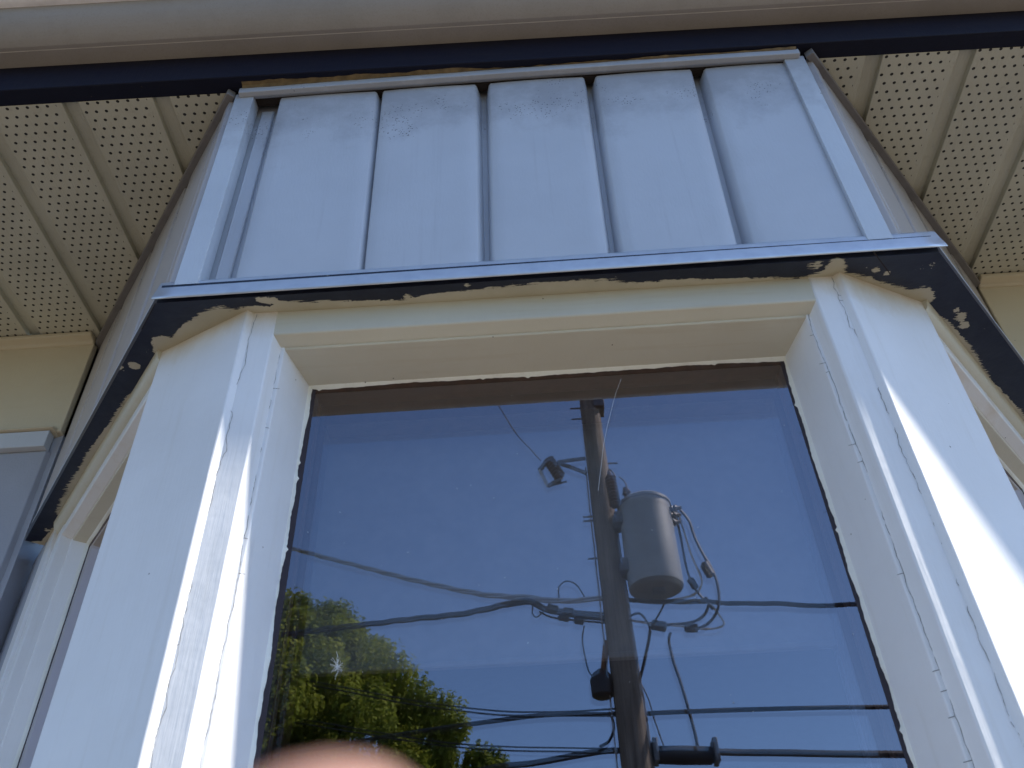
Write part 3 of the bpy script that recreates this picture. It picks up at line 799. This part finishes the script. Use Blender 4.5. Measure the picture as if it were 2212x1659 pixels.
# fused cutout on its arm
co_ = thing('fuse_cutout', 'fused cutout switch on a short arm left of the pole, mirrored in the pane', 'fuse switch', tuple(PV(1190, 1050, PYV)))
def seg(name, a, b, r, mat, parent, n=8):
    mb = MB(); mb.tube([PV(*a), PV(*b)], r, n); return obj(name, mb, mat, parent, smooth=True)
seg('mounting_arm', (1204, 998, PYV), (1264, 990, PYV), .028, STEEL, co_)
seg('mounting_arm', (1206, 1000, PYV), (1266, 1022, PYV - .1), .028, STEEL, co_)
mb = MB(); A = PV(1184, 992, PYV); B = PV(1212, 1034, PYV); ax = Vector(B) - Vector(A); L = ax.length
pr = [(.03, 0)]
for k in range(7): pr += [(.085, L*(k + .3)/7.2), (.06, L*(k + .8)/7.2)]
pr += [(.03, L)]
mb.lathe(pr, A, ax, 14); obj('insulator', mb, CER, co_, smooth=True)
seg('fuse_tube', (1166, 1016, PYV), (1184, 1050, PYV), .026, ALU, co_)
seg('contact', (1166, 1016, PYV), (1184, 992, PYV), .035, STEEL, co_); seg('contact', (1184, 1050, PYV), (1210, 1036, PYV), .03, STEEL, co_)
seg('contact_lever', (1184, 1050, PYV), (1224, 1040, PYV), .014, STEEL, co_)

def cable(name, label, pts, r, mat=RUB, extL=0, extR=0, group='overhead wires mirrored in the pane', wob=0, n=6, cat='wire'):
    P = [Vector(PV(*p)) for p in pts]
    # smooth with catmull-rom
    Q = []
    ext = [P[0]*2 - P[1]] + P + [P[-1]*2 - P[-2]]
    for i in range(len(P) - 1):
        p0, p1, p2, p3 = ext[i:i + 4]
        for k in range(8):
            t = k/8; Q.append(.5*((2*p1) + (p2 - p0)*t + (2*p0 - 5*p1 + 4*p2 - p3)*t*t + (3*p1 - p0 - 3*p2 + p3)*t**3))
    Q.append(P[-1])
    if extL:
        d = (Q[0] - Q[1]).normalized(); Q = [Q[0] + d*extL + Vector((0, 0, .02*extL))] + Q
    if extR:
        d = (Q[-1] - Q[-2]).normalized(); Q = Q + [Q[-1] + d*extR + Vector((0, 0, .02*extR))]
    mb = MB()
    if wob:                                     # several strands twisted round each other
        F2 = []; 
        for i in range(len(Q) - 1):
            m_ = max(1, int((Q[i + 1] - Q[i]).length/.09))
            F2 += [Q[i].lerp(Q[i + 1], k/m_) for k in range(m_)]
        F2.append(Q[-1]); s = 0; 
        for ph in (0, 2.09, 4.18):
            pts2 = []; s = 0
            for i, q in enumerate(F2):
                if i: s += (q - F2[i - 1]).length
                pts2.append(q + Vector((0, math.cos(ph + s*5.2), math.sin(ph + s*5.2)))*wob)
            mb.tube(pts2, r, 5)
    else: mb.tube(Q, r, n)
    return obj(name, mb, mat, smooth=True, label=label, cat=cat, group=group)
Y9 = PYV
cable('service_cable', 'pale twisted service cable rising to the upper left of the pole', [(618, 1182, Y9 + 1.5), (760, 1220, Y9 + 1.0), (900, 1255, Y9 + .6), (1040, 1283, Y9 + .3), (1150, 1292, Y9), (1215, 1297, Y9), (1325, 1290, Y9)], .016, ALU, extL=6, wob=.020)
cable('service_cable', 'dark twisted cable dipping left behind the tree top', [(600, 1372, Y9 + 2), (760, 1352, Y9 + 1.2), (880, 1338, Y9 + .8), (1000, 1325, Y9 + .5), (1080, 1308, Y9 + .2), (1140, 1299, Y9), (1200, 1320, Y9), (1335, 1340, Y9)], .020, RUB, extL=6, wob=.022)
cable('telephone_wire', 'thin slack wire pair crossing in front of the tree', [(560, 1455, Y9 + 2), (737, 1483, Y9 + 1.4), (870, 1509, Y9 + .9), (1037, 1533, Y9 + .4), (1170, 1539, Y9 + .1), (1340, 1531, Y9)], .010, RUB, extL=6)
cable('telephone_wire', 'second thin wire just under the slack pair', [(560, 1462, Y9 + 2), (737, 1491, Y9 + 1.4), (870, 1518, Y9 + .9), (1037, 1541, Y9 + .4), (1170, 1546, Y9 + .1), (1340, 1538, Y9)], .009, RUB, extL=6)
cable('telephone_cable', 'thick dark cable running left of the pole across the tree middle', [(560, 1640, Y9 + 2), (760, 1605, Y9 + 1.3), (957, 1573, Y9 + .6), (1170, 1546, Y9 + .1), (1345, 1543, Y9)], .026, RUB, extL=6)
cable('telephone_cable', 'dark cable leaving right of the pole at mid height', [(1350, 1548, Y9), (1387, 1543, Y9), (1475, 1538, Y9 - .1), (1700, 1531, Y9 - .2), (1925, 1526, Y9 - .3), (2000, 1524, Y9 - .3)], .024, RUB, extR=6)
cable('telephone_wire', 'lowest thin wire left of the pole', [(860, 1590, Y9 + .8), (980, 1607, Y9 + .5), (1120, 1614, Y9 + .2), (1340, 1616, Y9)], .009, RUB, extL=7)
cable('telephone_wire', 'thin wire hugging the lowest thick cable', [(860, 1598, Y9 + .8), (980, 1614, Y9 + .5), (1120, 1622, Y9 + .2), (1340, 1623, Y9)], .008, RUB, extL=7)
cable('telephone_cable', 'lowest thick cable sweeping down left from the pole', [(900, 1700, Y9 + .8), (1054, 1660, Y9 + .4), (1150, 1648, Y9 + .2), (1237, 1632, Y9), (1304, 1621, Y9), (1350, 1620, Y9)], .032, RUB, extL=6)
cable('power_cable', 'wavy dark cable leaving right beside the transformer foot', [(1340, 1294, Y9), (1400, 1300, Y9), (1460, 1300, Y9), (1520, 1299, Y9), (1570, 1303, Y9), (1640, 1303, Y9), (1700, 1304, Y9), (1760, 1308, Y9), (1855, 1305, Y9), (1950, 1306, Y9)], .020, RUB, extR=6, wob=.010)
cable('telephone_cable', 'thick cable leaving right from the splice case', [(1548, 1624, Y9), (1620, 1625, Y9), (1750, 1627, Y9 - .1), (1960, 1630, Y9 - .2), (2050, 1631, Y9 - .2)], .036, RUB, extR=6)
cable('guy_wire', 'faint thin wire slanting up left from the cutout', [(1052, 840, Y9 + .3), (1080, 880, Y9 + .2), (1110, 930, Y9 + .1), (1150, 975, Y9), (1168, 994, Y9)], .007, RUB, extL=4)
G2 = 'jumper loops by the pole mirrored in the pane'
for pts, lab, rad_ in (
    ([(1160, 1306, Y9), (1190, 1312, Y9), (1230, 1318, Y9), (1335, 1328, Y9)], 'upper rack wire with splice sleeve left of the pole', .011),
    ([(1165, 1320, Y9), (1190, 1332, Y9), (1230, 1338, Y9), (1335, 1348, Y9)], 'lower rack wire with splice sleeve left of the pole', .011),
    ([(1208, 1294, Y9), (1207, 1270, Y9), (1222, 1256, Y9), (1243, 1262, Y9), (1262, 1288, Y9)], 'small wire loop arching above the rack left of the pole', .009),
    ([(1152, 1300, Y9), (1150, 1322, Y9), (1160, 1332, Y9), (1180, 1312, Y9), (1190, 1298, Y9)], 'small hanging wire loop far left of the rack', .009),
    ([(1262, 1352, Y9), (1258, 1380, Y9), (1262, 1410, Y9), (1272, 1450, Y9), (1290, 1470, Y9)], 'thin drop wire running down to the pole lamp', .010),
    ([(1350, 1338, Y9), (1400, 1345, Y9), (1470, 1352, Y9), (1530, 1358, Y9), (1562, 1350, Y9), (1556, 1330, Y9), (1530, 1300, Y9)], 'pale loop bulging right under the transformer', .013),
    ([(1430, 1350, Y9), (1490, 1345, Y9), (1520, 1328, Y9), (1530, 1305, Y9), (1524, 1290, Y9)], 'black jumper curving up right of the transformer', .018),
    ([(1466, 1098, Y9), (1488, 1125, Y9), (1500, 1160, Y9), (1520, 1200, Y9), (1536, 1225, Y9), (1550, 1262, Y9), (1552, 1310, Y9), (1530, 1345, Y9), (1500, 1360, Y9)], 'outermost transformer lead with black sleeve', .018),
    ([(1464, 1106, Y9), (1478, 1150, Y9), (1494, 1200, Y9), (1512, 1240, Y9), (1516, 1262, Y9), (1498, 1285, Y9), (1450, 1298, Y9)], 'middle transformer lead with bright clamp', .014),
    ([(1460, 1112, Y9), (1472, 1170, Y9), (1484, 1230, Y9), (1504, 1275, Y9), (1540, 1315, Y9)], 'inner transformer lead close to the tank', .016),
    ([(1404, 1362, Y9), (1400, 1390, Y9), (1392, 1430, Y9), (1382, 1470, Y9)], 'dark drop cable right against the pole', .020),
    ([(1448, 1366, Y9), (1445, 1385, Y9), (1455, 1430, Y9), (1472, 1480, Y9), (1488, 1535, Y9), (1500, 1580, Y9), (1508, 1618, Y9)], 'long drop cable falling to the splice case', .018),
    ([(1384, 1475, Y9), (1400, 1510, Y9), (1415, 1560, Y9), (1434, 1612, Y9)], 'thin stay wire slanting down to the splice case', .009),
    ([(1345, 1340, Y9), (1380, 1325, Y9), (1400, 1348, Y9), (1404, 1362, Y9)], 'short kinked jumper right of the pole', .014),
    ([(1435, 1305, Y9), (1412, 1345, Y9)], 'short straight jumper below the tank', .012),
    ([(1322, 1548, Y9), (1326, 1575, Y9), (1315, 1600, Y9), (1295, 1612, Y9)], 'small black loop on the pole near the bottom', .016),
    ([(1312, 1012, Y9), (1322, 1018, Y9), (1330, 1030, Y9)], 'short lead from pole to lightning arrester', .010),
    ([(1338, 1030, Y9), (1350, 1042, Y9), (1356, 1062, Y9), (1357, 1075, Y9)], 'thin lead arching from arrester to tank', .008),
):
    cable('jumper_wire', lab, pts, rad_, ALU if 'pale' in lab or 'middle' in lab else RUB, group=G2)
def sleeve(a, b, r, lab):
    A, B = Vector(PV(*a, Y9 - .02)), Vector(PV(*b, Y9 - .02)); mb = MB(); ax = B - A; L = ax.length
    mb.lathe([(r*.5, 0), (r, L*.1), (r, L*.9), (r*.5, L)], A, ax, 10); obj('splice_sleeve', mb, RUB, smooth=True, label=lab, cat='sleeve', group='black splice sleeves on the wires')
for a, b, r, lab in (((1182, 1310), (1206, 1316), .045, 'splice sleeve on the upper rack wire, nearer left'), ((1216, 1318), (1240, 1321), .042, 'splice sleeve on the upper rack wire, nearer the pole'),
                     ((1206, 1332), (1230, 1336), .042, 'splice sleeve on the lower rack wire, nearer left'), ((1240, 1339), (1262, 1343), .042, 'splice sleeve on the lower rack wire, nearer the pole'),
                     ((1519, 1215), (1537, 1245), .055, 'black sleeve on the outermost transformer lead'), ((1490, 1248), (1504, 1272), .045, 'black sleeve on the inner transformer lead'),
                     ((1405, 1348), (1440, 1354), .06, 'thick taped joint right of the pole'), ((1478, 1356), (1508, 1356), .05, 'taped joint under the transformer leads')):
    sleeve(a, b, r, lab)
# splice case at the bottom and pole lamp
sc = thing('splice_case', 'black cylindrical splice case slung right of the pole at the bottom of the pane', 'splice case', tuple(PV(1475, 1640, Y9)))
mb = MB(); A = Vector(PV(1402, 1630, Y9)); B = Vector(PV(1546, 1632, Y9)); L = (B - A).length
mb.lathe([(.04, 0), (.09, .05), (.095, L*.5), (.09, L - .05), (.04, L)], A, B - A, 20); obj('case_body', mb, RUB, sc, smooth=True)
for px in (1416, 1546):
    P = Vector(PV(px, 1626, Y9)); mb = MB(); mb.box(P.x - .028, P.x + .028, P.y - .10, P.y + .10, P.z - .11, P.z + .13); obj('end_clamp', mb, STEEL, sc, bevel=.01)
lamp = thing('pole_box', 'small dark equipment box strapped left of the pole on a rusty arm', 'equipment box', tuple(PV(1300, 1495, Y9)))
P = Vector(PV(1300, 1475, Y9)); mb = MB(); mb.lathe([(.10, -.17), (.125, -.15), (.13, .02), (.10, .10), (.04, .15)], P, (0, 0, 1), 14); obj('housing', mb, plain('dark_brown_casing', (.05, .035, .03), .5), lamp, smooth=True)
seg('support_arm', (1303, 1460, Y9), (1310, 1385, Y9), .035, plain('rusty_steel', (.25, .11, .05), .8), lamp)

# tree
def mk_leaf():
    t = NT('maple_leaf_green'); oi = t.obj_co()
    n = t.noise(oi, 1.3, 4); m = t.noise(oi, 9, 3)
    c = t.mix(t.ramp(n, .35, .65), (.11, .155, .02), (.29, .33, .045)); c = t.mix(t.ramp(m, .55, .8), c, (.33, .32, .06))
    t.base(c); t.set(Roughness=.8); t.b.inputs['Specular IOR Level'].default_value = .15
    tl = t.n('ShaderNodeBsdfTranslucent'); t.l(c, tl.inputs[0]); mx = t.n('ShaderNodeMixShader'); mx.inputs[0].default_value = .35
    t.l(t.b.outputs[0], mx.inputs[1]); t.l(tl.outputs[0], mx.inputs[2]); t.l(mx.outputs[0], t.out.inputs[0]); return t.m
YT = 14.0
cc = Vector(PV(585, 1735, YT)); RC = 3.25
tree = thing('maple_tree', 'broad green leafy tree across the street, mirrored at the lower left of the pane', 'tree', (cc.x, cc.y, -CZ))
mb = MB(); mb.tube([(cc.x + .1*math.sin(i), cc.y, -CZ + i*(cc.z + CZ + 1.5)/8) for i in range(9)], [.26 - .024*i for i in range(9)], 12)
obj('trunk', mb, POLE, tree, smooth=True)
rr = random.Random(5)
clumps = []
zt = PV(640, 1300, YT)[2] - .25; zbase = -CZ + 2.0
prof_r = lambda h: min(.42 + 1.08*h, 4.2)*(1.0 if zt - h > zbase + 1 else .8)
while len(clumps) < 820:
    h = 6.0*rr.random()**.75
    if zt - h < zbase: continue
    q = rr.random()**.42; a = rr.uniform(0, 2*math.pi); r_ = prof_r(h)*q
    clumps.append((Vector((cc.x + .20 + r_*math.cos(a), cc.y + r_*math.sin(a), zt - h + rr.uniform(-.15, .15))), rr.uniform(.22, .46)*(1.1 if q < .7 else .9)))
for i in range(9):
    p, r = clumps[i]; mb = MB(); mid = Vector((cc.x*.5 + p.x*.5, cc.y*.5 + p.y*.5, p.z - .8)); mb.tube([Vector((cc.x, cc.y, p.z - 1.4)), mid, p], [.07, .04, .012], 6); obj('branch', mb, POLE, tree, smooth=True)
NL = 340000
ci = rng.integers(0, len(clumps), NL); C = np.array([c[0] for c in clumps])[ci]; rd = np.array([c[1] for c in clumps])[ci]
dv = rng.normal(size=(NL, 3)); dv /= np.linalg.norm(dv, axis=1)[:, None]
P = C + dv*(rd*rng.uniform(.2, 1.0, NL)**.5*rng.uniform(.75, 1.15, NL))[:, None]
nrm = dv + rng.normal(size=(NL, 3))*.7 + np.array([0, 0, .5]); nrm /= np.linalg.norm(nrm, axis=1)[:, None]
t1 = np.cross(nrm, rng.normal(size=(NL, 3))); t1 /= np.linalg.norm(t1, axis=1)[:, None]; t2 = np.cross(nrm, t1)
s = rng.uniform(.028, .06, NL)[:, None]
V = np.empty((NL, 4, 3)); V[:, 0] = P - t1*s; V[:, 1] = P - t2*s*.6 + nrm*s*.2; V[:, 2] = P + t1*s; V[:, 3] = P + t2*s*.6 + nrm*s*.2
V = V.reshape(-1, 3); V[:, 2] += CZ; V -= np.array(wloc(tree))
me = bpy.data.meshes.new('crown'); me.vertices.add(NL*4); me.vertices.foreach_set('co', V.ravel())
me.loops.add(NL*4); me.loops.foreach_set('vertex_index', np.arange(NL*4)); me.polygons.add(NL); me.polygons.foreach_set('loop_start', np.arange(NL)*4); me.polygons.foreach_set('loop_total', np.full(NL, 4))
me.update(); me.validate(); me.materials.append(mk_leaf()); cr = bpy.data.objects.new('crown', me); COL.objects.link(cr); cr.parent = tree

# ------------------------------------------------------------------ the photographer's hand, a fingertip reaching into the frame
def mk_skin():
    t = NT('skin'); co = t.obj_co()
    t.base(t.mix(t.ramp(t.noise(co, 160, 4), .3, .7), (.36, .20, .15), (.31, .165, .12))); t.set(Roughness=.5)
    t.b.inputs['Subsurface Weight'].default_value = .15; t.b.inputs['Subsurface Radius'].default_value = (.01, .004, .002)
    t.b.inputs['Subsurface Scale'].default_value = .3
    t.bump(t.noise(co, 900, 3), .0003, .5); return t.m
SKIN = mk_skin()
def CW(x, y, d):                              # camera-side point: offsets in metres right, up, forward of the phone
    return M @ np.array([x, y, -d])
tipd = .046; sx = (694 - IW/2)/F*tipd; sy = -((1658 + 140) - IH/2)/F*tipd
verts = []; edges = []; rad = []
def chain(root, pts):
    prev = root
    for (p, r) in pts:
        verts.append(p); rad.append(r); edges.append((prev, len(verts) - 1)); prev = len(verts) - 1
    return prev
base = Vector((sx - .006, sy - .115, tipd + .010))
verts.append(base + Vector((-.005, -.050, .0))); rad.append(.024)       # wrist, root
w0 = 0
chain(w0, [(base + Vector((-.02, -.11, -.01)), .026), (base + Vector((-.04, -.19, -.03)), .031), (base + Vector((-.06, -.26, -.05)), .035)])
palm = chain(w0, [(base + Vector((0, -.02, 0)), .027)])
k1 = chain(palm, [(base + Vector((.004, .025, 0)), .014)])
chain(k1, [(base + Vector((.006, .060, -.002)), .0092), (base + Vector((.007, .088, -.005)), .0086), (Vector((sx, sy - .004, tipd)), .0070), (Vector((sx, sy + .0035, tipd)), .0070)])
for (ox, L, cu_) in ((-.018, .030, 1.0), (-.036, .027, 1.0), (-.052, .022, .9)):
    k = chain(palm, [(base + Vector((ox, .020 - abs(ox)*.15, .002)), .0125)])
    chain(k, [(base + Vector((ox, .030, .030)), .0092), (base + Vector((ox, .006, .044)), .0086), (base + Vector((ox, -.012, .030)), .0078)])
chain(palm, [(base + Vector((.022, -.010, .010)), .013), (base + Vector((.034, .010, .020)), .0105), (base + Vector((.026, .026, .032)), .0088)])
W = [M @ np.array([v.x, v.y, -v.z]) for v in verts]
hand_root = thing('hand', "photographer's raised hand, its blurred pink fingertip at the bottom edge before the tree reflection", 'hand', tuple(W[0]))
me = bpy.data.meshes.new('hand_body'); off = np.array(wloc(hand_root)); me.from_pydata([tuple(np.array([w[0], w[1], w[2] + CZ]) - off) for w in W], edges, [])
ho = bpy.data.objects.new('fingers_and_palm', me); COL.objects.link(ho); ho.parent = hand_root; me.materials.append(SKIN)
sk = ho.modifiers.new('skin', 'SKIN'); sk.use_smooth_shade = True
for i, r in enumerate(rad): me.skin_vertices[0].data[i].radius = (r, r)
me.skin_vertices[0].data[0].use_root = True
ss = ho.modifiers.new('sub', 'SUBSURF'); ss.levels = 2; ss.render_levels = 2
mb = MB(); q = Vector((sx, sy - .003, tipd - .0062)); nv = []
for i in range(7):
    for j in range(7):
        a = (i - 3)/3; b = (j - 3)/3; p = q + Vector((a*.0052*math.sqrt(max(0, 1 - .25*b*b)), b*.006 - .003, .0026*a*a - .0008)); nv.append(M @ np.array([p.x, p.y, -p.z]))
mb.add(nv, [(i*7 + j, i*7 + j + 1, (i + 1)*7 + j + 1, (i + 1)*7 + j) for i in range(6) for j in range(6)])
obj('fingernail', mb, plain('nail', (.75, .5, .43), .3), hand_root, smooth=True)
